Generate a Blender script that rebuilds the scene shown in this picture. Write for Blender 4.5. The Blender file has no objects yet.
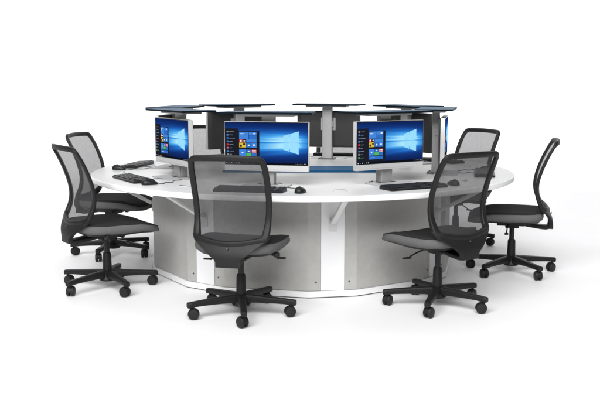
import bpy, bmesh, math, random
from mathutils import Vector, Matrix
random.seed(7)
R = math.radians
scene = bpy.context.scene
col = scene.collection

# ---------------------------------------------------------------- materials
def new_mat(name):
    m = bpy.data.materials.new(name); m.use_nodes = True
    return m, m.node_tree, m.node_tree.nodes['Principled BSDF']

def mat(name, rgb, rough=0.5, metal=0.0, spec=0.5, noise=0.0, nscale=40.0, bump=0.0, bscale=400.0, sheen=0.0, coat=0.0, rvar=0.0):
    m, t, p = new_mat(name)
    p.inputs['Base Color'].default_value = (*rgb, 1)
    p.inputs['Roughness'].default_value = rough
    p.inputs['Metallic'].default_value = metal
    p.inputs['Specular IOR Level'].default_value = spec
    p.inputs['Sheen Weight'].default_value = sheen
    p.inputs['Coat Weight'].default_value = coat
    tc = t.nodes.new('ShaderNodeTexCoord')
    if noise > 0 or rvar > 0:
        n = t.nodes.new('ShaderNodeTexNoise'); n.inputs['Scale'].default_value = nscale
        n.inputs['Detail'].default_value = 6
        t.links.new(tc.outputs['Object'], n.inputs['Vector'])
        if noise > 0:
            r = t.nodes.new('ShaderNodeValToRGB')
            r.color_ramp.elements[0].position = 0.3; r.color_ramp.elements[1].position = 0.7
            r.color_ramp.elements[0].color = (*[c*(1-noise) for c in rgb], 1)
            r.color_ramp.elements[1].color = (*[min(1, c*(1+noise)) for c in rgb], 1)
            t.links.new(n.outputs['Fac'], r.inputs['Fac']); t.links.new(r.outputs['Color'], p.inputs['Base Color'])
        if rvar > 0:
            mr = t.nodes.new('ShaderNodeMapRange')
            mr.inputs['To Min'].default_value = max(0, rough-rvar); mr.inputs['To Max'].default_value = rough+rvar
            t.links.new(n.outputs['Fac'], mr.inputs['Value']); t.links.new(mr.outputs['Result'], p.inputs['Roughness'])
    if bump > 0:
        n2 = t.nodes.new('ShaderNodeTexNoise'); n2.inputs['Scale'].default_value = bscale; n2.inputs['Detail'].default_value = 3
        t.links.new(tc.outputs['Object'], n2.inputs['Vector'])
        b = t.nodes.new('ShaderNodeBump'); b.inputs['Strength'].default_value = bump; b.inputs['Distance'].default_value = 0.002
        t.links.new(n2.outputs['Fac'], b.inputs['Height']); t.links.new(b.outputs['Normal'], p.inputs['Normal'])
    return m

M = {}
M['studio'] = mat('studio_white', (0.848, 0.848, 0.856), 0.55, spec=0.25, noise=0.01, nscale=2)
M['laminate'] = mat('white_laminate', (0.55, 0.55, 0.545), 0.38, spec=0.4, noise=0.012, nscale=9, bump=0.03, bscale=900, rvar=0.05)
M['edge'] = mat('white_edge_banding', (0.86, 0.86, 0.86), 0.35, noise=0.01, nscale=12)
M['panel'] = mat('stone_grey_laminate', (0.425, 0.42, 0.402), 0.42, spec=0.4, noise=0.05, nscale=22, bump=0.05, bscale=600, rvar=0.06)
M['pilaster'] = mat('white_panel', (0.83, 0.83, 0.84), 0.4, noise=0.01, nscale=10)
M['plinth'] = mat('white_plinth', (0.82, 0.82, 0.82), 0.4, noise=0.015, nscale=15)
M['gap'] = mat('dark_gap_shade', (0.02, 0.02, 0.02), 0.7)  # near-black standing in for shade below the plinth; also fills the vent slots
M['brace'] = mat('pale_grey_painted_steel', (0.70, 0.70, 0.69), 0.4, noise=0.02, nscale=30)
M['steel'] = mat('silver_painted_steel', (0.37, 0.37, 0.367), 0.42, metal=0.35, noise=0.03, nscale=60)
M['darksteel'] = mat('dark_steel', (0.05, 0.05, 0.055), 0.4, metal=0.5)
M['screw'] = mat('screw_metal', (0.12, 0.12, 0.12), 0.35, metal=0.8)
M['blue'] = mat('petrol_blue_laminate', (0.007, 0.055, 0.115), 0.45, spec=0.04, noise=0.06, nscale=14, rvar=0.05)
M['inlay'] = mat('blue_inlay_laminate', (0.012, 0.085, 0.20), 0.45, spec=0.1, noise=0.06, nscale=14)
M['blueedge'] = mat('dark_blue_edge', (0.004, 0.008, 0.013), 0.5, spec=0.05, noise=0.05, nscale=30)
M['silver'] = mat('brushed_silver_plastic', (0.58, 0.58, 0.58), 0.4, metal=0.2, noise=0.02, nscale=80)
M['footgrey'] = mat('silver_foot', (0.40, 0.40, 0.40), 0.55, metal=0.1, spec=0.2, noise=0.02, nscale=80)
M['black'] = mat('black_plastic', (0.010, 0.010, 0.011), 0.45, spec=0.35, noise=0.1, nscale=50, bump=0.06, bscale=700, rvar=0.06)
M['backcover'] = mat('black_monitor_shell', (0.018, 0.018, 0.018), 0.5, noise=0.08, nscale=30, bump=0.05, bscale=900)
M['glassblack'] = mat('black_glass', (0.006, 0.006, 0.008), 0.12)
M['chairblack'] = mat('chair_black_nylon', (0.0085, 0.0085, 0.009), 0.5, spec=0.28, noise=0.1, nscale=40, bump=0.12, bscale=900, rvar=0.07)
M['wheel'] = mat('caster_rubber', (0.012, 0.012, 0.0125), 0.55, spec=0.3, noise=0.12, nscale=60)
M['fabric'] = mat('charcoal_seat_fabric', (0.024, 0.024, 0.025), 0.9, spec=0.1, noise=0.25, nscale=260, bump=0.35, bscale=520, sheen=0.0)
M['fabricside'] = mat('grey_seat_side_fabric', (0.115, 0.115, 0.115), 0.9, spec=0.1, noise=0.22, nscale=260, bump=0.35, bscale=520, sheen=0.0)
M['key'] = mat('keycap_black', (0.012, 0.012, 0.013), 0.5, spec=0.3)
M['cable'] = mat('cable_black', (0.02, 0.02, 0.02), 0.5)
M['cablegrey'] = mat('cable_grey', (0.18, 0.18, 0.18), 0.5)

def mesh_fabric():
    """open-weave chair mesh: fine threads over see-through holes (about 60 % thread)"""
    m, t, p = new_mat('chair_mesh_weave')
    p.inputs['Base Color'].default_value = (0.042, 0.042, 0.044, 1); p.inputs['Roughness'].default_value = 0.75
    p.inputs['Specular IOR Level'].default_value = 0.25
    tc = t.nodes.new('ShaderNodeTexCoord'); nz = t.nodes.new('ShaderNodeTexNoise'); nz.inputs['Scale'].default_value = 35; nz.inputs['Detail'].default_value = 4
    t.links.new(tc.outputs['Object'], nz.inputs['Vector'])
    mx = t.nodes.new('ShaderNodeMapRange'); mx.inputs['To Min'].default_value = 0.65; mx.inputs['To Max'].default_value = 0.74
    t.links.new(nz.outputs['Fac'], mx.inputs['Value'])
    tr = t.nodes.new('ShaderNodeBsdfTransparent'); ms = t.nodes.new('ShaderNodeMixShader')
    t.links.new(mx.outputs['Result'], ms.inputs[0]); t.links.new(tr.outputs[0], ms.inputs[1]); t.links.new(p.outputs[0], ms.inputs[2])
    t.links.new(ms.outputs[0], t.nodes['Material Output'].inputs['Surface'])
    return m
M['mesh'] = mesh_fabric()

def glow(name, rgb, s=1.0):
    m = bpy.data.materials.new(name); m.use_nodes = True; t = m.node_tree
    for n in list(t.nodes):
        if n.type == 'BSDF_PRINCIPLED': t.nodes.remove(n)
    e = t.nodes.new('ShaderNodeEmission'); e.inputs[0].default_value = (*rgb, 1); e.inputs[1].default_value = s
    t.links.new(e.outputs[0], t.nodes['Material Output'].inputs['Surface'])
    return m
for nm, c in dict(px_panel=(0.012, 0.014, 0.022), px_blue=(0.03, 0.16, 0.58), px_blue2=(0.055, 0.24, 0.72), px_red=(0.62, 0.04, 0.05),
                  px_green=(0.10, 0.48, 0.10), px_yellow=(0.72, 0.52, 0.06), px_white=(0.85, 0.9, 0.95), px_dark=(0.02, 0.015, 0.012),
                  px_bar=(0.004, 0.006, 0.014), px_grey=(0.25, 0.27, 0.3), px_pink=(0.6, 0.12, 0.25)).items():
    M[nm] = glow(nm, c)

def wallpaper():
    """blue desktop picture: beams of light fanning out from a bright window"""
    m = bpy.data.materials.new('lit_desktop_picture'); m.use_nodes = True; t = m.node_tree; N = t.nodes; L = t.links
    for n in list(N):
        if n.type == 'BSDF_PRINCIPLED': N.remove(n)
    tc = N.new('ShaderNodeTexCoord'); sp = N.new('ShaderNodeSeparateXYZ'); L.new(tc.outputs['UV'], sp.inputs[0])
    def op(o, *a):
        n = N.new('ShaderNodeMath'); n.operation = o
        for i, x in enumerate(a):
            if isinstance(x, (int, float)): n.inputs[i].default_value = x
            else: L.new(x, n.inputs[i])
        return n.outputs[0]
    u, v = sp.outputs['X'], sp.outputs['Y']
    du = op('SUBTRACT', 0.84, u); dv = op('SUBTRACT', v, 0.53)
    left = op('MAXIMUM', du, 0.0)
    right = op('MAXIMUM', op('MULTIPLY', du, -1.0), 0.0)
    spread = op('ADD', 0.22, op('MULTIPLY', left, 0.20))
    q = op('DIVIDE', dv, spread)
    fan = op('POWER', 2.718, op('MULTIPLY', op('MULTIPLY', q, q), -1.6))
    fall = op('POWER', 2.718, op('ADD', op('MULTIPLY', left, -1.75), op('MULTIPLY', right, -9.0)))
    # rays: stripes in the fan angle
    nz = N.new('ShaderNodeTexNoise'); nz.noise_dimensions = '1D'; nz.inputs['Scale'].default_value = 3.2; nz.inputs['Detail'].default_value = 3
    L.new(op('ADD', q, 5.3), nz.inputs['W'])
    ray = op('ADD', 0.45, op('MULTIPLY', nz.outputs['Fac'], 1.1))
    gap = op('SUBTRACT', 1.0, op('MULTIPLY', 0.55, op('POWER', 2.718, op('MULTIPLY', op('MULTIPLY', q, q), -260.0))))
    beam = op('MULTIPLY', 1.3, op('MULTIPLY', op('MULTIPLY', op('MULTIPLY', fan, fall), ray), gap))
    r2 = op('ADD', op('MULTIPLY', op('MULTIPLY', du, du), 5.0), op('MULTIPLY', op('MULTIPLY', dv, dv), 9.0))
    halo = op('MULTIPLY', op('POWER', 2.718, op('MULTIPLY', r2, -1.3)), 0.24)
    tot = op('ADD', beam, halo)
    rp = N.new('ShaderNodeValToRGB'); cr = rp.color_ramp
    cr.elements[0].position = 0.0; cr.elements[0].color = (0.004, 0.012, 0.075, 1)
    cr.elements[1].position = 1.0; cr.elements[1].color = (0.40, 0.80, 1.0, 1)
    for pos, c in ((0.12, (0.008, 0.045, 0.24)), (0.35, (0.018, 0.16, 0.58)), (0.65, (0.07, 0.40, 0.86))):
        e = cr.elements.new(pos); e.color = (*c, 1)
    L.new(tot, rp.inputs['Fac'])
    em = N.new('ShaderNodeEmission'); em.inputs[1].default_value = 1.0
    L.new(rp.outputs[0], em.inputs[0]); L.new(em.outputs[0], N['Material Output'].inputs['Surface'])
    return m
M['wallpaper'] = wallpaper()

# ---------------------------------------------------------------- mesh helpers
def V(*a): return Vector(a)

def obj(name, bm, mats, parent=None, smooth=True, angle=35, bevel=0.0, seg=2):
    if not isinstance(mats, (list, tuple)): mats = [mats]
    bmesh.ops.recalc_face_normals(bm, faces=bm.faces)
    me = bpy.data.meshes.new(name); bm.to_mesh(me); bm.free()
    for m in mats: me.materials.append(m)
    o = bpy.data.objects.new(name, me); col.objects.link(o)
    if parent: o.parent = parent
    if smooth:
        me.polygons.foreach_set('use_smooth', [True]*len(me.polygons))
        me.set_sharp_from_angle(angle=R(angle))
    if bevel > 0:
        b = o.modifiers.new('bevel', 'BEVEL'); b.width = bevel; b.segments = seg; b.limit_method = 'ANGLE'; b.angle_limit = R(40)
        b.harden_normals = False
    return o

def box(bm, c, s, rz=0.0, mi=0, M4=None):
    mtx = Matrix.Translation(Vector(c)) @ Matrix.Rotation(rz, 4, 'Z') @ Matrix.Diagonal((s[0], s[1], s[2], 1))
    if M4 is not None: mtx = M4 @ mtx
    r = bmesh.ops.create_cube(bm, size=1.0, matrix=mtx)
    for v in r['verts']:
        for f in v.link_faces: f.material_index = mi

def frame_of(d):
    d = d.normalized(); up = V(0, 0, 1) if abs(d.z) < 0.95 else V(0, 1, 0)
    s = d.cross(up).normalized(); return s, s.cross(d).normalized()

def sweep(bm, pts, section, closed=False, up=None, cap=True, mi=0, scales=None):
    """sweep a 2-D section (list of (a,b)) along points; up: fixed reference"""
    rings = []; n = len(pts)
    for i, p in enumerate(pts):
        if closed: d = pts[(i+1) % n]-pts[i-1]
        else: d = pts[min(i+1, n-1)]-pts[max(i-1, 0)]
        d = d.normalized()
        if up is None: s, t = frame_of(d)
        else:
            u = up(i) if callable(up) else up
            s = d.cross(u).normalized(); t = s.cross(d).normalized()
        k = scales[i] if scales else (1, 1)
        rings.append([bm.verts.new(p+s*a*k[0]+t*b*k[1]) for a, b in section])
    m = len(section); rng = n if closed else n-1
    for i in range(rng):
        A, B = rings[i], rings[(i+1) % n]
        for j in range(m):
            f = bm.faces.new((A[j], A[(j+1) % m], B[(j+1) % m], B[j])); f.material_index = mi
    if cap and not closed:
        bm.faces.new(rings[0]).material_index = mi; bm.faces.new(list(reversed(rings[-1]))).material_index = mi

def circ(r, n=12): return [(r*math.cos(2*math.pi*i/n), r*math.sin(2*math.pi*i/n)) for i in range(n)]
def rrect(a, b, r, n=3):
    out = []
    for cx, cy, a0 in ((a-r, b-r, 0), (-a+r, b-r, 90), (-a+r, -b+r, 180), (a-r, -b+r, 270)):
        for i in range(n+1):
            t = R(a0+90*i/n); out.append((cx+r*math.cos(t), cy+r*math.sin(t)))
    return out

def tube(bm, pts, r, n=8): sweep(bm, pts, circ(r, n))

def lathe(bm, prof, n=32, center=V(0, 0, 0), axis='Z', mi=0):
    rings = []
    for r, z in prof:
        ring = []
        for i in range(n):
            a = 2*math.pi*i/n
            p = V(r*math.cos(a), r*math.sin(a), z)
            if axis == 'X': p = V(z, r*math.cos(a), r*math.sin(a))
            if axis == 'Y': p = V(r*math.cos(a), z, r*math.sin(a))
            ring.append(bm.verts.new(center+p))
        rings.append(ring)
    for A, B in zip(rings, rings[1:]):
        for j in range(n):
            bm.faces.new((A[j], A[(j+1) % n], B[(j+1) % n], B[j])).material_index = mi
    bm.faces.new(list(reversed(rings[0]))).material_index = mi; bm.faces.new(rings[-1]).material_index = mi

def prism(bm, outline, z0, z1, mi=0):
    a = [bm.verts.new((x, y, z0)) for x, y in outline]; b = [bm.verts.new((x, y, z1)) for x, y in outline]
    n = len(outline)
    bm.faces.new(list(reversed(a))).material_index = mi; bm.faces.new(b).material_index = mi
    for i in range(n): bm.faces.new((a[i], a[(i+1) % n], b[(i+1) % n], b[i])).material_index = mi

def loft(bm, rings, cap=True, mi=0):
    vs = [[bm.verts.new(p) for p in r] for r in rings]; n = len(rings[0])
    for A, B in zip(vs, vs[1:]):
        for j in range(n): bm.faces.new((A[j], A[(j+1) % n], B[(j+1) % n], B[j])).material_index = mi
    if cap: bm.faces.new(list(reversed(vs[0]))); bm.faces.new(vs[-1])
    return vs

def spline(pts, n):
    """Catmull-Rom through points"""
    out = []; P = [pts[0]]+list(pts)+[pts[-1]]
    for i in range(1, len(P)-2):
        for k in range(n):
            t = k/n; a, b, c, d = P[i-1], P[i], P[i+1], P[i+2]
            out.append(0.5*((2*b)+(c-a)*t+(2*a-5*b+4*c-d)*t*t+(3*b-a-3*c+d)*t**3))
    out.append(P[-2]); return out

def empty(name, label, cat, loc=(0, 0, 0), rz=0.0, group=None):
    o = bpy.data.objects.new(name, None); col.objects.link(o); o.empty_display_size = 0.1
    o.location = loc; o.rotation_euler = (0, 0, rz); o['label'] = label; o['category'] = cat
    if group: o['group'] = group
    return o
def copy_tree(o, parent=None):
    c = o.copy(); col.objects.link(c)
    if parent: c.parent = parent
    for ch in list(o.children): copy_tree(ch, c)
    return c

# ---------------------------------------------------------------- layout numbers (metres)
TH0 = -12.5                                  # angle of the first workstation, measured from the camera side
ST = [TH0+45*k for k in range(8)]
DESK_Z, DESK_R = 0.730, 1.59
R_MON, R_POST = 1.075, 1.015
R_CHAIR = 1.585
def polar(th, r, z=0.0):
    t = R(th); return V(r*math.sin(t), -r*math.cos(t), z)

# ---------------------------------------------------------------- setting: seamless studio floor
bm = bmesh.new(); prof = [(-16, 0.0), (7.0, 0.0)]
for i in range(1, 17):
    a = R(90*i/16); prof.append((7.0+4.0*math.sin(a), 4.0-4.0*math.cos(a)))
prof.append((11.0, 14.0))
L_ = [bm.verts.new((-22, y, z)) for y, z in prof]; R_ = [bm.verts.new((22, y, z)) for y, z in prof]
for i in range(len(prof)-1): bm.faces.new((L_[i], R_[i], R_[i+1], L_[i+1]))
o = obj('studio_floor', bm, M['studio'], angle=60); o['kind'] = 'structure'

# ---------------------------------------------------------------- the round desk
desk = empty('round_desk', 'large round white control room desk with grey panelled base and eight computer places', 'desk')
bm = bmesh.new()
e = 0.004
lathe(bm, [(0.02, DESK_Z-0.036), (DESK_R-e, DESK_Z-0.036), (DESK_R-0.001, DESK_Z-0.036+0.002), (DESK_R, DESK_Z-0.036+e), (DESK_R, DESK_Z-e),
           (DESK_R-0.0012, DESK_Z-0.0012), (DESK_R-e, DESK_Z), (0.02, DESK_Z)], 192)
for f in bm.faces:
    c = f.calc_center_median()
    f.material_index = 1 if math.hypot(c.x, c.y) > DESK_R-0.004 and len(f.verts) == 4 else 0
obj('tabletop', bm, [M['laminate'], M['edge']], desk, angle=50)

RV = 1.15; HALF = 8.1
def base_ring(rv):
    return [polar(b+s*HALF, rv) for b in [TH0+22.5+45*k for k in range(8)] for s in (-1, 1)]
# inner carcass
bm = bmesh.new(); prism(bm, [(p.x, p.y) for p in base_ring(RV-0.03)], 0.05, DESK_Z-0.037); obj('carcass', bm, M['panel'], desk, smooth=False)
bm = bmesh.new(); prism(bm, [(p.x, p.y) for p in base_ring(RV-0.012)], 0.0, 0.008); obj('shadow_gap_strip', bm, M['gap'], desk, smooth=False)  # dark strip drawn as the shadow line under the plinth
bm = bmesh.new(); prism(bm, [(p.x, p.y) for p in base_ring(RV+0.014)], 0.008, 0.046); obj('plinth', bm, M['plinth'], desk, smooth=False, bevel=0.003)
PW = 0.078                                    # half width of a white upright
for k in range(8):
    b0 = TH0+22.5+45*(k-1); b1 = b0+45
    # grey bay panel: wraps from the narrow facet over the wide one to the next narrow facet
    A0, A1 = polar(b0-HALF, RV), polar(b0+HALF, RV); B0, B1 = polar(b1-HALF, RV), polar(b1+HALF, RV)
    ca = (A0+A1)/2; cb = (B0+B1)/2
    pts = [ca+(A1-A0).normalized()*(PW+0.002), A1, B0, cb-(B1-B0).normalized()*(PW+0.002)]
    inn = [p*(1-0.018/p.length) for p in pts]
    bm = bmesh.new(); z0, z1 = 0.048, DESK_Z-0.038
    prism(bm, [(p.x, p.y) for p in pts+inn[::-1]], z0, z1)
    bp = obj('bay_panel', bm, M['panel'], desk, smooth=False, bevel=0.0012, seg=1)
    for p, q in ((pts[0], pts[1]), (pts[3], pts[2])):
        c = p.lerp(q, 0.38); n = V(c.x, c.y, 0).normalized(); zz = 0.105
        bm = bmesh.new(); tube(bm, [c+n*-0.002+V(0, 0, zz), c+n*0.003+V(0, 0, zz)], 0.006, 12)
        obj('panel_screw', bm, M['screw'], bp)
    # white upright at the bay joint
    n = V(cb.x, cb.y, 0).normalized(); t = V(-n.y, n.x, 0)
    bm = bmesh.new()
    o4 = [cb+t*PW+n*0.004, cb-t*PW+n*0.004, cb-t*PW-n*0.016, cb+t*PW-n*0.016]
    prism(bm, [(p.x, p.y) for p in o4], z0, z1); obj('white_upright', bm, M['pilaster'], desk, smooth=False, bevel=0.0015)
    # brace under the overhang with its bracket
    f = cb+n*0.004
    p0 = f+n*0.008+V(0, 0, 0.500); p1 = n*1.50+V(0, 0, DESK_Z-0.040)
    bm = bmesh.new(); sweep(bm, [p0, p1], rrect(0.019, 0.012, 0.006), up=n)
    br = obj('brace', bm, M['brace'], desk)
    bm = bmesh.new(); mtx = Matrix.Translation(f+n*0.0035+V(0, 0, 0.485)) @ Matrix.Rotation(math.atan2(n.y, n.x), 4, 'Z')
    box(bm, (0, 0, 0), (0.006, 0.055, 0.09), M4=mtx); obj('bracket_plate', bm, M['brace'], br, smooth=False, bevel=0.002)
    bm = bmesh.new(); box(bm, (0, 0, 0), (0.09, 0.05, 0.005), M4=Matrix.Translation(n*1.485+V(0, 0, DESK_Z-0.0392)) @ Matrix.Rotation(math.atan2(n.y, n.x), 4, 'Z'))
    obj('bracket_plate', bm, M['brace'], br, smooth=False)
    # flush cable outlet between the places
    g = polar(b1, 1.34, DESK_Z); mt = Matrix.Translation(g) @ Matrix.Rotation(R(b1), 4, 'Z')
    bm = bmesh.new(); sec = rrect(0.042, 0.022, 0.009)
    loft(bm, [[mt @ V(x, y, -0.002) for x, y in sec], [mt @ V(x, y, 0.005) for x, y in sec], [mt @ V(x*0.95, y*0.9, 0.007) for x, y in sec]])
    out = obj('cable_outlet', bm, M['laminate'], desk)
    bm = bmesh.new(); box(bm, (0, -0.008, 0.0076), (0.066, 0.012, 0.0012), M4=mt); obj('outlet_brush', bm, M['black'], out, smooth=False)
# blue strip across the middle of the top
bm = bmesh.new()
prism(bm, [(-0.60, -0.20), (0.64, -0.20), (0.52, 0.14), (-0.44, 0.14)], DESK_Z-0.002, DESK_Z+0.018)
obj('blue_inlay', bm, M['inlay'], desk, smooth=False, bevel=0.002)

# ---------------------------------------------------------------- post with raised blue shelf
def make_post():
    t = empty('shelf_post', '', 'shelf stand', group='blue shelves on posts around the desk')
    H = 1.202
    bm = bmesh.new()
    h = H-DESK_Z
    sweep(bm, [V(0, 0, 0.008), V(0, 0, h-0.022)], rrect(0.043, 0.026, 0.005), up=V(0, 1, 0))
    obj('post', bm, M['steel'], t)
    bm = bmesh.new(); box(bm, (0, 0, 0.004), (0.15, 0.12, 0.008)); bp = obj('base_plate', bm, M['darksteel'], t, smooth=False, bevel=0.002)
    bm = bmesh.new()
    for x in (-0.06, 0.06):
        for y in (-0.045, 0.045): lathe(bm, [(0.006, 0.007), (0.006, 0.011), (0.004, 0.012)], 10, V(x, y, 0))
    obj('base_bolts', bm, M['screw'], bp)
    bm = bmesh.new(); box(bm, (0, 0, h-0.0115), (0.36, 0.15, 0.015)); obj('shelf_bracket', bm, M['steel'], t, smooth=False, bevel=0.002)
    bm = bmesh.new(); out = []
    hw, d = 0.315, 0.135
    pl = [(-hw, -d), (hw, -d), (hw-0.03, d), (-hw+0.03, d)]
    prism(bm, pl, h-0.004, h+0.010)
    for f in bm.faces: f.material_index = 0 if f.normal.z > 0.9 or f.calc_center_median().z > h+0.0099 else 1
    obj('shelf', bm, [M['blue'], M['blueedge']], t, smooth=False, bevel=0.002)
    bm = bmesh.new(); z = 0.305
    box(bm, (0, -0.026, z), (0.135, 0.010, 0.11)); box(bm, (0, -0.012, z), (0.10, 0.030, 0.05))
    obj('mounting_plate', bm, M['steel'], t, smooth=False, bevel=0.002)
    return t

# ---------------------------------------------------------------- all-in-one computer
W_, Hm = 0.565, 0.322
def rect(bm, w, h, u0, v0, u1, v1, y, mi, v_off):
    """rectangle on the screen plane, uv range 0..1 over the screen"""
    x0, x1 = -w/2+w*u0, -w/2+w*u1; z0, z1 = v_off+h*v0, v_off+h*v1
    f = bm.faces.new([bm.verts.new(p) for p in ((x0, y, z0), (x1, y, z0), (x1, y, z1), (x0, y, z1))]); f.material_index = mi

def make_monitor():
    t = empty('desktop_computer', '', 'computer', group='all in one computers around the desk')
    zb = 0.098; zt = zb+Hm; zc = (zb+zt)/2; chin = 0.040
    bm = bmesh.new(); sec = rrect(W_/2, Hm/2, 0.006, 2)
    loft(bm, [[V(x*k, y, zc+z*k) for x, z in sec] for y, k in ((-0.0155, 0.994), (-0.014, 1.0), (0.016, 1.0))])
    obj('frame', bm, M['silver'], t)
    bm = bmesh.new()
    loft(bm, [[V(x*k, y, zc+z*k) for x, z in sec] for y, k in ((0.0155, 0.988), (0.022, 0.975), (0.030, 0.90), (0.032, 0.85))])
    bc = obj('back_cover', bm, M['backcover'], t)
    bm = bmesh.new()
    for i in range(26): box(bm, (-0.16+i*0.0128, 0.0318, zt-0.075), (0.006, 0.002, 0.035))
    obj('vent_slots', bm, M['gap'], bc, smooth=False)
    bm = bmesh.new(); w2, h2 = W_-0.008, Hm-chin-0.005
    z0 = zb+chin
    rect(bm, W_-0.005, h2+0.002, 0, 0, 1, 1, -0.0160, 0, z0-0.0005)
    obj('bezel', bm, M['glassblack'], t, smooth=False)
    sw, sh, so = w2-0.006, h2-0.006, z0+0.003
    bm = bmesh.new(); uvl = bm.loops.layers.uv.new('UVMap')
    rect(bm, sw, sh, 0, 0, 1, 1, -0.0166, 0, so)
    for f in bm.faces:
        for l in f.loops: l[uvl].uv = ((l.vert.co.x+sw/2)/sw, (l.vert.co.z-so)/sh)
    sc = obj('screen', bm, M['wallpaper'], t, smooth=False)
    # menu with icons and tiles
    names = ['px_panel', 'px_blue', 'px_blue2', 'px_red', 'px_green', 'px_yellow', 'px_white', 'px_dark', 'px_bar', 'px_grey', 'px_pink']
    ix = {n: i for i, n in enumerate(names)}
    bm = bmesh.new()
    def q(u0, v0, u1, v1, c, lay): rect(bm, sw, sh, u0, v0, u1, v1, -0.0166-0.0003*lay, ix[c], so)
    q(0.0, 0.05, 0.42, 0.80, 'px_panel', 1)
    q(0.0, 0.80, 0.165, 0.86, 'px_panel', 1)
    q(0.0, 0.0, 1.0, 0.05, 'px_bar', 1)
    for i in range(9):
        v = 0.80-i*0.078
        q(0.018, v-0.038, 0.038, v, ['px_grey', 'px_blue2', 'px_blue', 'px_blue2', 'px_red', 'px_pink', 'px_blue2', 'px_grey', 'px_green'][i], 2)
        q(0.05, v-0.026, 0.05+[0.06, 0.045, 0.07, 0.04, 0.05, 0.035, 0.055, 0.03, 0.05][i], v-0.014, 'px_grey', 2)
    # upper tile group
    q(0.172, 0.61, 0.285, 0.78, 'px_blue2', 2); q(0.290, 0.70, 0.385, 0.78, 'px_blue2', 2); q(0.290, 0.61, 0.385, 0.695, 'px_blue', 2)
    q(0.172, 0.525, 0.213, 0.603, 'px_red', 2); q(0.216, 0.525, 0.254, 0.603, 'px_dark', 2); q(0.258, 0.525, 0.385, 0.603, 'px_blue2', 2)
    q(0.172, 0.405, 0.254, 0.518, 'px_yellow', 2); q(0.258, 0.405, 0.318, 0.518, 'px_blue', 2); q(0.322, 0.405, 0.385, 0.518, 'px_blue2', 2)
    q(0.180, 0.415, 0.205, 0.47, 'px_dark', 3); q(0.22, 0.46, 0.245, 0.50, 'px_dark', 3)
    q(0.182, 0.545, 0.203, 0.583, 'px_white', 3); q(0.226, 0.55, 0.244, 0.58, 'px_white', 3)
    q(0.346, 0.725, 0.372, 0.752, 'px_white', 3); q(0.278, 0.440, 0.298, 0.475, 'px_white', 3); q(0.342, 0.445, 0.364, 0.480, 'px_white', 3)
    q(0.185, 0.735, 0.235, 0.745, 'px_white', 3); q(0.185, 0.70, 0.22, 0.708, 'px_white', 3)
    # lower tile group
    q(0.172, 0.20, 0.254, 0.355, 'px_blue2', 2); q(0.258, 0.20, 0.318, 0.275, 'px_green', 2); q(0.258, 0.28, 0.318, 0.355, 'px_blue', 2)
    q(0.322, 0.28, 0.385, 0.355, 'px_red', 2); q(0.322, 0.20, 0.385, 0.275, 'px_blue', 2)
    for a in (0.330, 0.358):
        for b in (0.288, 0.322): q(a, b, a+0.018, b+0.024, 'px_white', 3)
    q(0.203, 0.262, 0.222, 0.292, 'px_white', 3); q(0.278, 0.305, 0.298, 0.33, 'px_white', 3)
    q(0.172, 0.105, 0.385, 0.185, 'px_blue', 2); q(0.20, 0.14, 0.26, 0.15, 'px_white', 3)
    # task bar marks
    for i, c in enumerate(['px_white', 'px_grey', 'px_white', 'px_blue2', 'px_yellow', 'px_white']): q(0.012+i*0.030, 0.016, 0.024+i*0.030, 0.034, c, 2)
    for i in range(5): q(0.86+i*0.018, 0.018, 0.868+i*0.018, 0.032, 'px_grey', 2)
    q(0.955, 0.012, 0.985, 0.036, 'px_grey', 2)
    obj('menu_tiles', bm, [M[n] for n in names], sc, smooth=False)
    # bright four-pane window emblem, seen in perspective
    bm = bmesh.new()
    def pq(u0, u1, s):
        def hgt(u): return 0.165+(u-0.71)*0.60
        vv = []
        for u, k in ((u0, 0), (u1, 0), (u1, 1), (u0, 1)):
            vv.append(bm.verts.new((-sw/2+sw*u, -0.0169, so+sh*(0.53+s*(hgt(u) if k else 0.009)))))
        bm.faces.new(vv)
    for s in (-1, 1): pq(0.71, 0.785, s); pq(0.791, 0.895, s)
    obj('window_emblem', bm, glow_emblem, sc, smooth=False)
    # chin details
    bm = bmesh.new()
    for i in range(40): box(bm, (-0.20+i*0.0103, -0.0157, zb+0.010), (0.0045, 0.0012, 0.003))
    obj('speaker_slots', bm, M['steel'], t, smooth=False)
    # neck and foot
    bm = bmesh.new()
    sweep(bm, [V(0, 0.030, 0.006), V(0, 0.026, 0.05), V(0, 0.022, 0.13)], rrect(0.043, 0.009, 0.004), up=V(0, 1, 0))
    obj('neck', bm, M['steel'], t)
    bm = bmesh.new(); sec = rrect(0.155, 0.085, 0.012)
    loft(bm, [[V(x, y-0.02, z) if k == 1 else V(x*k, y*k-0.02, z) for x, y in sec] for z, k in ((0.0005, 1), (0.006, 1), (0.008, 0.985))])
    obj('foot', bm, M['footgrey'], t)
    return t
glow_emblem = glow('px_window_light', (0.33, 0.74, 1.0), 1.0)

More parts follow.
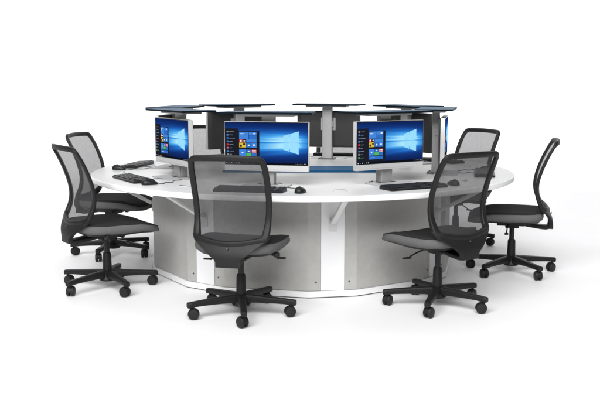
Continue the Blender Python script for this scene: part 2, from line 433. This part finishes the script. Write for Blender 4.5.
# ---------------------------------------------------------------- keyboard, mouse
def make_keyboard():
    t = empty('keyboard', '', 'keyboard', group='black keyboards on the desk')
    bm = bmesh.new()
    w, d = 0.222, 0.072
    sec = rrect(w, d, 0.009)
    def zt(y): return 0.016+(y+d)/(2*d)*0.008
    loft(bm, [[V(x*0.99, y*0.98, 0.001) for x, y in sec], [V(x, y, 0.004) for x, y in sec], [V(x, y, zt(y)-0.002) for x, y in sec], [V(x*0.985, y*0.96, zt(y)) for x, y in sec]])
    obj('body', bm, M['black'], t)
    bm = bmesh.new()
    for r in range(6):
        y = -0.052+r*0.0205
        n = 21
        c = 0
        while c < n:
            span = 1
            if r == 0 and c == 4: span = 6
            if c in (14, 18): c += 1; continue
            x = -0.207+(c+(span-1)/2)*0.0207
            box(bm, (x, y, zt(y)+0.002), (0.0175+(span-1)*0.0207, 0.0165, 0.005)); c += span
    obj('keys', bm, M['key'], t, smooth=False)
    bm = bmesh.new()
    tube(bm, spline([V(0.06, 0.071, 0.012), V(0.09, 0.11, 0.004), V(0.02, 0.15, 0.004), V(0.07, 0.21, 0.004), V(0.03, 0.27, 0.004)], 8), 0.0024, 6)
    obj('cord', bm, M['cable'], t)
    return t
def make_mouse():
    t = empty('mouse', '', 'mouse', group='black mice on the desk')
    rings = []
    for k, z in ((0.92, 0.001), (1.0, 0.006), (0.97, 0.014), (0.86, 0.024), (0.62, 0.032), (0.3, 0.0355), (0.05, 0.036)):
        ring = []
        for i in range(28):
            a = 2*math.pi*i/28
            x = 0.031*k*math.copysign(abs(math.cos(a))**0.8, math.cos(a)); y = 0.056*k*math.copysign(abs(math.sin(a))**0.85, math.sin(a))
            ring.append(V(x*(1-0.10*math.sin(a)), y-0.006*(1-k), z*(1-0.18*math.sin(a)) if z > 0.004 else z))
        rings.append(ring)
    bm = bmesh.new(); loft(bm, rings); obj('body', bm, M['black'], t, angle=70)
    bm = bmesh.new(); lathe(bm, [(0.007, -0.003), (0.009, -0.002), (0.009, 0.002), (0.007, 0.003)], 16, V(0, 0.028, 0.023), 'X'); obj('scroll_wheel', bm, M['wheel'], t)
    bm = bmesh.new()
    tube(bm, spline([V(0, 0.052, 0.008), V(0.004, 0.09, 0.004), V(-0.05, 0.115, 0.004), V(-0.06, 0.17, 0.004), V(-0.15, 0.20, 0.004), V(-0.19, 0.27, 0.004)], 8), 0.0024, 6)
    obj('cord', bm, M['cable'], t)
    return t

# ---------------------------------------------------------------- task chair (faces +Y)
def back_y(z):
    """side profile of the backrest: distance behind the column"""
    P = [(0.34, 0.272), (0.40, 0.277), (0.45, 0.264), (0.50, 0.232), (0.56, 0.200), (0.62, 0.185), (0.68, 0.187), (0.76, 0.207), (0.86, 0.246), (0.95, 0.292), (1.0, 0.322)]
    if z <= P[0][0]: return P[0][1]
    for (a, b), (c, d) in zip(P, P[1:]):
        if z <= c:
            t = (z-a)/(c-a); t = t
            return b+(d-b)*t
    return P[-1][1]
def smooth_back_y(z): return sum(back_y(z+d) for d in (-0.04, -0.02, 0, 0.02, 0.04))/5
def back_pt(x, z): return V(x, -smooth_back_y(z)-0.0+0.055*((x/0.23)**2)*0.55, z)
def half_w(z): return 0.216+0.010*math.sin(max(0, min(1, (z-0.5)/0.48))*math.pi)
ZT, ZB = 0.975, 0.492
def make_chair():
    t = empty('task_chair', '', 'chair', group='mesh back task chairs around the desk')
    # -- back frame: loop of flattened tube
    loop = []
    rc = 0.034
    def corner(cx, cz, a0, a1, rx, n=6): return [(cx+rx*math.cos(R(a0+(a1-a0)*i/n)), cz+rx*math.sin(R(a0+(a1-a0)*i/n))) for i in range(n+1)]
    wt, wb = half_w(ZT)-0.002, half_w(ZB)-0.008
    loop += [(wt-rc)*k for k in ()]
    xz = []
    for i in range(15):                       # right side going up
        z = ZB+rc+(ZT-ZB-2*rc)*i/15; xz.append((half_w(z)-(0.008*(1-i/15)), z))
    xz += corner(wt-rc, ZT-rc, 0, 90, rc)
    for i in range(1, 8): xz.append(((wt-rc)*(1-2*i/8), ZT+0.004*math.sin(math.pi*i/8)))
    xz += corner(-wt+rc, ZT-rc, 90, 180, rc)
    for i in range(1, 15):
        z = ZT-rc-(ZT-ZB-2*rc)*i/15; xz.append((-half_w(z)+(0.008*(i/15)), z))
    xz += corner(-wb+rc, ZB+rc, 180, 270, rc)
    for i in range(1, 8): xz.append(((-wb+rc)*(1-2*i/8), ZB-0.022*math.sin(math.pi*i/8)))
    xz += corner(wb-rc, ZB+rc, 270, 360, rc)[:-1]
    pts = [back_pt(x, z) for x, z in xz]
    bm = bmesh.new()
    n = len(pts)
    def upv(i):
        return V(0, 1, 0)
    # vary the section: slim at the top, deeper and broader towards the bottom
    sc = []
    for x, z in xz:
        k = 1.0+0.35*max(0, (0.62-z)/0.12)
        sc.append((min(k, 1.35), min(1.0+0.4*max(0, (0.7-z)/0.2), 1.4)))
    sweep(bm, pts, rrect(0.0175, 0.0110, 0.007, 2), closed=True, up=upv, scales=sc)
    obj('back_frame', bm, M['chairblack'], t, angle=50)
    # -- mesh panel stretched in the frame
    bm = bmesh.new(); uvl = bm.loops.layers.uv.new('UVMap')
    nx, nz = 14, 20; g = []
    for j in range(nz+1):
        z = ZB-0.012+(ZT-ZB+0.008)*j/nz; row = []
        for i in range(nx+1):
            s = -1+2*i/nx
            hw = half_w(min(max(z, ZB), ZT))-0.010
            d = min(z-ZB+0.02, ZT-z+0.004)
            if d < rc: hw -= rc*0.9-math.sqrt(max(0, (rc*0.9)**2-(rc*0.9-max(0, min(d, rc*0.9)))**2))
            p = back_pt(s*hw, z); row.append(bm.verts.new(p+V(0, 0.004, 0)))
        g.append(row)
    for j in range(nz):
        for i in range(nx):
            f = bm.faces.new((g[j][i], g[j][i+1], g[j+1][i+1], g[j+1][i]))
            for l in f.loops: l[uvl].uv = (l.vert.co.x, l.vert.co.z*1.02)
    obj('mesh_panel', bm, M['mesh'], t, angle=80)
    # -- solid lower yoke, narrowing into the spine
    bm = bmesh.new(); rings = []
    for i in range(13):
        f = i/12; z = 0.528-0.183*f
        hw = 0.236-0.010*f/0.14 if f < 0.14 else (0.226+(0.070-0.226)*min(1, (f-0.14)/0.66))
        top = []
        th = 0.015+0.010*f
        cut = 0.0
        row_f, row_b = [], []
        for j in range(13):
            s = -1+2*j/12; x = s*hw
            zz = z-(0.045*(1-f)*(1-abs(s)**2.0))*1.0      # upper rim dips in the middle
            p = back_pt(x, zz)
            row_b.append(p+V(0, -th*0.75, 0)); row_f.append(p+V(0, th*0.55, 0))
        rings.append(row_b+row_f[::-1])
    loft(bm, rings)
    yk = obj('lower_yoke', bm, M['chairblack'], t, angle=50, bevel=0.003)
    bm = bmesh.new(); p = back_pt(0.0, 0.455); lathe(bm, [(0.006, -0.003), (0.006, 0.004)], 12, p+V(0, -0.020, 0), 'Y'); obj('yoke_screw', bm, M['screw'], yk)
    # -- arm from the spine under the seat
    bm = bmesh.new()
    path = spline([V(0, -0.268, 0.400), V(0, -0.266, 0.372), V(0, -0.250, 0.352), V(0, -0.20, 0.352), V(0, -0.06, 0.372), V(0, 0.02, 0.376)], 5)
    sweep(bm, path, rrect(0.052, 0.013, 0.006, 2), up=V(0, 0.25, 1)); obj('spine', bm, M['chairblack'], t, angle=50)
    # -- seat cushion
    def outline(k, dz, zc, front_drop=1.0, n=64):
        ring = []
        for i in range(n):
            a = 2*math.pi*i/n; ca, sa = math.cos(a), math.sin(a)
            ex = 0.38
            x = 0.268*math.copysign(abs(ca)**ex, ca); y = 0.262*math.copysign(abs(sa)**ex, sa)
            if y > 0: x *= 1-0.10*(y/0.262)**3
            else: x *= 1-0.16*(y/0.262)**2
            px, py = x*k, y*k*(1.15 if y > 0 else 0.92)+0.022
            drop = 0.030*max(0, (py-0.08)/0.19)**2 - 0.010*max(0, (-py-0.05)/0.2)**2
            saddle = 0.006*(px/0.25)**2
            lift = 0.022*max(0, (py-0.02)/0.26)**1.5*max(0.0, (0.45-zc)/0.05)
            ring.append(V(px, py, zc-drop*front_drop+saddle+lift))
        return ring
    bm = bmesh.new()
    rg = [outline(0.80, 0, 0.400), outline(0.93, 0, 0.404), outline(0.985, 0, 0.415), outline(1.0, 0, 0.432), outline(0.995, 0, 0.450), outline(0.965, 0, 0.464)]
    rg2 = [outline(0.965, 0, 0.464), outline(0.92, 0, 0.4715), outline(0.80, 0, 0.474), outline(0.5, 0, 0.469), outline(0.2, 0, 0.466), outline(0.02, 0, 0.465)]
    vs = [[bm.verts.new(p) for p in r] for r in rg+rg2[1:]]
    for k, (A, B) in enumerate(zip(vs, vs[1:])):
        for j in range(64):
            bm.faces.new((A[j], A[(j+1) % 64], B[(j+1) % 64], B[j])).material_index = 0 if k < 5 else 1
    bm.faces.new(vs[0][::-1]); bm.faces.new(vs[-1]).material_index = 1
    st = obj('seat', bm, [M['fabricside'], M['fabric']], t, angle=70)
    bm = bmesh.new(); sweep(bm, [p+V(0, 0, 0.001) for p in outline(0.968, 0, 0.4645)], circ(0.0035, 6), closed=True, up=V(0, 0, 1))
    obj('seam_piping', bm, M['fabric'], st, angle=80)
    bm = bmesh.new(); loft(bm, [outline(0.62, 0, 0.384, 0.9), outline(0.86, 0, 0.390, 1), outline(0.92, 0, 0.402, 1), outline(0.90, 0, 0.408, 1)])
    obj('seat_shell', bm, M['chairblack'], t, angle=50)
    # -- mechanism and levers
    bm = bmesh.new(); box(bm, (0, 0.01, 0.374), (0.15, 0.20, 0.034)); box(bm, (0, 0.0, 0.352), (0.085, 0.10, 0.03)); mc = obj('tilt_mechanism', bm, M['chairblack'], t, smooth=False, bevel=0.008, seg=3)
    bm = bmesh.new(); tube(bm, spline([V(0.06, 0.05, 0.372), V(0.16, 0.06, 0.366), V(0.215, 0.065, 0.352)], 5), 0.005); box(bm, (0.235, 0.067, 0.345), (0.055, 0.024, 0.009)); obj('height_lever', bm, M['chairblack'], t, bevel=0.003)
    bm = bmesh.new(); tube(bm, spline([V(-0.06, 0.03, 0.370), V(-0.13, 0.035, 0.355), V(-0.20, 0.04, 0.332)], 5), 0.005); box(bm, (-0.222, 0.041, 0.325), (0.055, 0.026, 0.009), M4=Matrix.Identity(4)); obj('tilt_lever', bm, M['chairblack'], t, bevel=0.003)
    bm = bmesh.new(); lathe(bm, [(0.012, 0.0), (0.016, 0.004), (0.016, 0.028), (0.012, 0.032)], 16, V(0.232, -0.09, 0.394), 'X'); tube(bm, [V(0.17, -0.09, 0.396), V(0.235, -0.09, 0.394)], 0.005); obj('tension_knob', bm, M['chairblack'], t)
    # -- gas column
    bm = bmesh.new(); lathe(bm, [(0.0185, 0.21), (0.0185, 0.352)], 20); obj('gas_lift', bm, M['black'], t)
    bm = bmesh.new(); lathe(bm, [(0.033, 0.100), (0.031, 0.12), (0.028, 0.236), (0.026, 0.242), (0.025, 0.248)], 24); obj('column_sleeve', bm, M['chairblack'], t)
    # -- five-star base
    bm = bmesh.new(); lathe(bm, [(0.035, 0.052), (0.052, 0.056), (0.058, 0.068), (0.050, 0.080), (0.046, 0.118), (0.036, 0.126), (0.030, 0.128)], 32); obj('hub', bm, M['chairblack'], t)
    for k in range(5):
        a = R(-17+90+72*k-36-36); d = V(math.cos(a), math.sin(a), 0); s = V(-d.y, d.x, 0)
        bm = bmesh.new(); rings = []
        for r_, zt_, zb_, hw in ((0.035, 0.128, 0.074, 0.027), (0.09, 0.125, 0.078, 0.0245), (0.18, 0.117, 0.079, 0.0215), (0.27, 0.110, 0.077, 0.019), (0.315, 0.106, 0.072, 0.0185), (0.337, 0.104, 0.070, 0.018), (0.342, 0.099, 0.074, 0.015)):
            zc_ = (zt_+zb_)/2; sec = rrect(hw, (zt_-zb_)/2, min(hw, (zt_-zb_)/2)*0.45, 2)
            rings.append([d*r_+s*x+V(0, 0, zc_+y) for x, y in sec])
        loft(bm, rings); leg = obj('base_leg', bm, M['chairblack'], t, angle=40)
        # caster: twin wheels under a hood, trailing a little to one side
        sw_ = R([25, -40, 60, -20, 35][k]); c = d*0.318
        ax = (Matrix.Rotation(sw_, 3, 'Z') @ s).normalized(); fw = V(-ax.y, ax.x, 0)
        cc = c+fw*0.014; rw = 0.033
        bm = bmesh.new()
        mt = Matrix(((ax.x, fw.x, 0, cc.x), (ax.y, fw.y, 0, cc.y), (0, 0, 1, rw+0.0005), (0, 0, 0, 1)))
        for sd in (-1, 1):
            bw = bmesh.new(); lathe(bw, [(0.012, 0.004), (0.0285, 0.004), (rw, 0.007), (rw, 0.019), (0.030, 0.024), (0.020, 0.026), (0.010, 0.0265)], 28, V(0, 0, 0), 'X')
            bmesh.ops.transform(bw, matrix=mt @ Matrix.Diagonal((sd, 1, 1, 1)), verts=bw.verts)
            me = bpy.data.meshes.new('tmp'); bw.to_mesh(me); bw.free(); bm.from_mesh(me); bpy.data.meshes.remove(me)
        cs = obj('caster', bm, M['wheel'], leg, angle=40)
        bm = bmesh.new(); rings = []
        for i in range(9):
            an = R(-10+200*i/8); ro, ri = rw+0.0025, rw-0.006
            yv, zv = math.cos(an), math.sin(an)
            rings.append([mt @ V(x, yv*r__, zv*r__) for x, r__ in ((-0.014, ri), (0.014, ri), (0.014, ro), (-0.014, ro))])
        loft(bm, rings)
        tube(bm, [c+V(0, 0, 0.05), c+V(0, 0, 0.082)], 0.009, 12)
        obj('caster_hood', bm, M['chairblack'], leg, angle=40)
    return t

# ---------------------------------------------------------------- place everything
chair_lab = ['grey mesh task chair in the foreground, left of the middle, its back squarely to us',
             'grey mesh task chair in the right foreground, its seat pointing left towards the desk',
             'rightmost task chair, seen in profile facing left against the plain white background',
             'task chair at the right rear, seen just behind the right foreground chair',
             'task chair glimpsed either side of the silver post in the rear middle',
             'task chair whose mesh shows between the left lit screen and a black monitor back',
             'task chair at the far left, standing behind the leftmost chair',
             'leftmost task chair, its backrest overlapping the chair behind it']
mon_lab = ['computer with lit blue screen facing us, behind the left foreground chair',
           'computer with lit blue screen just left of the right foreground chair',
           'computer seen edge on at the right, showing a pale silver side',
           'computer seen from behind, mostly hidden by the right hand lit screen facing us',
           'black computer back in the rear middle, split by a silver post',
           'black computer back at the rear left, just right of the left end screen',
           'computer hidden behind the left end lit screen, turned away to the far left',
           'computer with lit blue screen turned to the left at the left end of the desk']
post_lab = ['blue shelf on a post above the lit screen behind the left foreground chair',
            'blue shelf above the lit screen just left of the right foreground chair',
            'blue shelf on a bare grey post beside the computer seen edge on',
            'blue shelf at the rear right, above the mostly hidden black monitor back',
            'shelf on a broad silver post between two halves of a black monitor back',
            'shelf above the black monitor back just right of the left end screen',
            'blue shelf sticking out farthest left, behind the left end lit screen',
            'blue shelf directly above the lit screen at the left end of the desk']
key_lab = ['black keyboard seen through the mesh of the left foreground chair',
           'black keyboard lying just left of the right foreground chair back',
           'black keyboard at the right end of the desk, its end poking past a chair frame',
           'black keyboard at the rear right of the desk, below the mostly hidden monitor back',
           'black keyboard on the far rim of the desk beyond the rear middle post',
           'black keyboard on the far rim beyond the rear left monitor back',
           'black keyboard at the far left rear edge of the desk, behind another keyboard',
           'black keyboard in front of the left end screen, nearer of the two there']
mouse_lab = ['black mouse on the open desk edge right of the left foreground chair',
             'black mouse seen low through the mesh of the right foreground chair',
             'black mouse beside the keyboard at the right end of the desk',
             'black mouse at the rear right of the desk, seen through the rear chair mesh',
             'black mouse on the far rim of the desk beyond the rear middle monitor back',
             'black mouse on the far rim beyond the rear left monitor back',
             'black mouse nearest the far left rear edge of the desk',
             'black mouse touching the nearer keyboard at the left end of the desk']
chair0, post0, mon0, key0, mouse0 = make_chair(), make_post(), make_monitor(), make_keyboard(), make_mouse()
def put(proto, i, lab, r, lat, z, rot=0.0):
    o = proto if i == 0 else copy_tree(proto)
    th = ST[i]; p = polar(th, r, z)+V(math.cos(R(th)), math.sin(R(th)), 0)*lat
    o.location = p; o.rotation_euler = (0, 0, R(th+rot)); o['label'] = lab[i]
krot = [0, -3, 2, 0, 1, -2, 3, -2]
for i in range(8):
    put(chair0, i, chair_lab, R_CHAIR, [-0.03, 0.0, 0.01, 0.0, 0.0, 0.0, 0.0, 0.0][i], 0.0, [0, 2, 0, -2, 3, 0, 2, 1][i])
for i in range(8): put(post0, i, post_lab, R_POST, 0, DESK_Z)
for i in range(8): put(mon0, i, mon_lab, R_MON, 0, DESK_Z, 1.5 if i == 2 else 0)
for i in range(8):
    put(key0, i, key_lab, 1.375, -0.03, DESK_Z, krot[i])
for i in range(8):
    put(mouse0, i, mouse_lab, 1.385, 0.295, DESK_Z, krot[i]*2-6)

# ---------------------------------------------------------------- light, world, camera
w = bpy.data.worlds.new('World'); scene.world = w; w.use_nodes = True
bg = w.node_tree.nodes['Background']; bg.inputs[0].default_value = (1.0, 1.0, 1.0, 1); bg.inputs[1].default_value = 0.16
def area(name, loc, target, sx, sy, power, color=(1, 1, 1)):
    l = bpy.data.lights.new(name, 'AREA'); l.shape = 'RECTANGLE'; l.size = sx; l.size_y = sy; l.energy = power; l.color = color
    o = bpy.data.objects.new(name, l); col.objects.link(o); o.location = loc
    o.rotation_euler = (Vector(target)-Vector(loc)).to_track_quat('-Z', 'Y').to_euler(); return o
area('key_softbox', (-2.0, -10.2, 8.2), (0, 0, 0.4), 11, 7, 2450)
area('overhead_fill', (0, 6.0, 9.0), (0, 6.0, 0), 26, 7, 680)  # added unseen lamp that lifts the floor behind the desk
area('backdrop_fill', (0, 7.0, 4.6), (0, 11, 2.4), 18, 1.2, 420)  # added out of view to bring the backdrop up to white

cam = bpy.data.cameras.new('camera'); co = bpy.data.objects.new('camera', cam); col.objects.link(co)
co.location = (0, -6.852, 1.414); co.rotation_euler = (R(90-7.632), 0, R(0.156))
cam.sensor_width = 36; cam.lens = 892.7/600*36; cam.clip_end = 200
scene.camera = co
scene.view_settings.view_transform = 'Standard'; scene.view_settings.look = 'None'
scene.view_settings.exposure = 0.0; scene.view_settings.gamma = 1.0
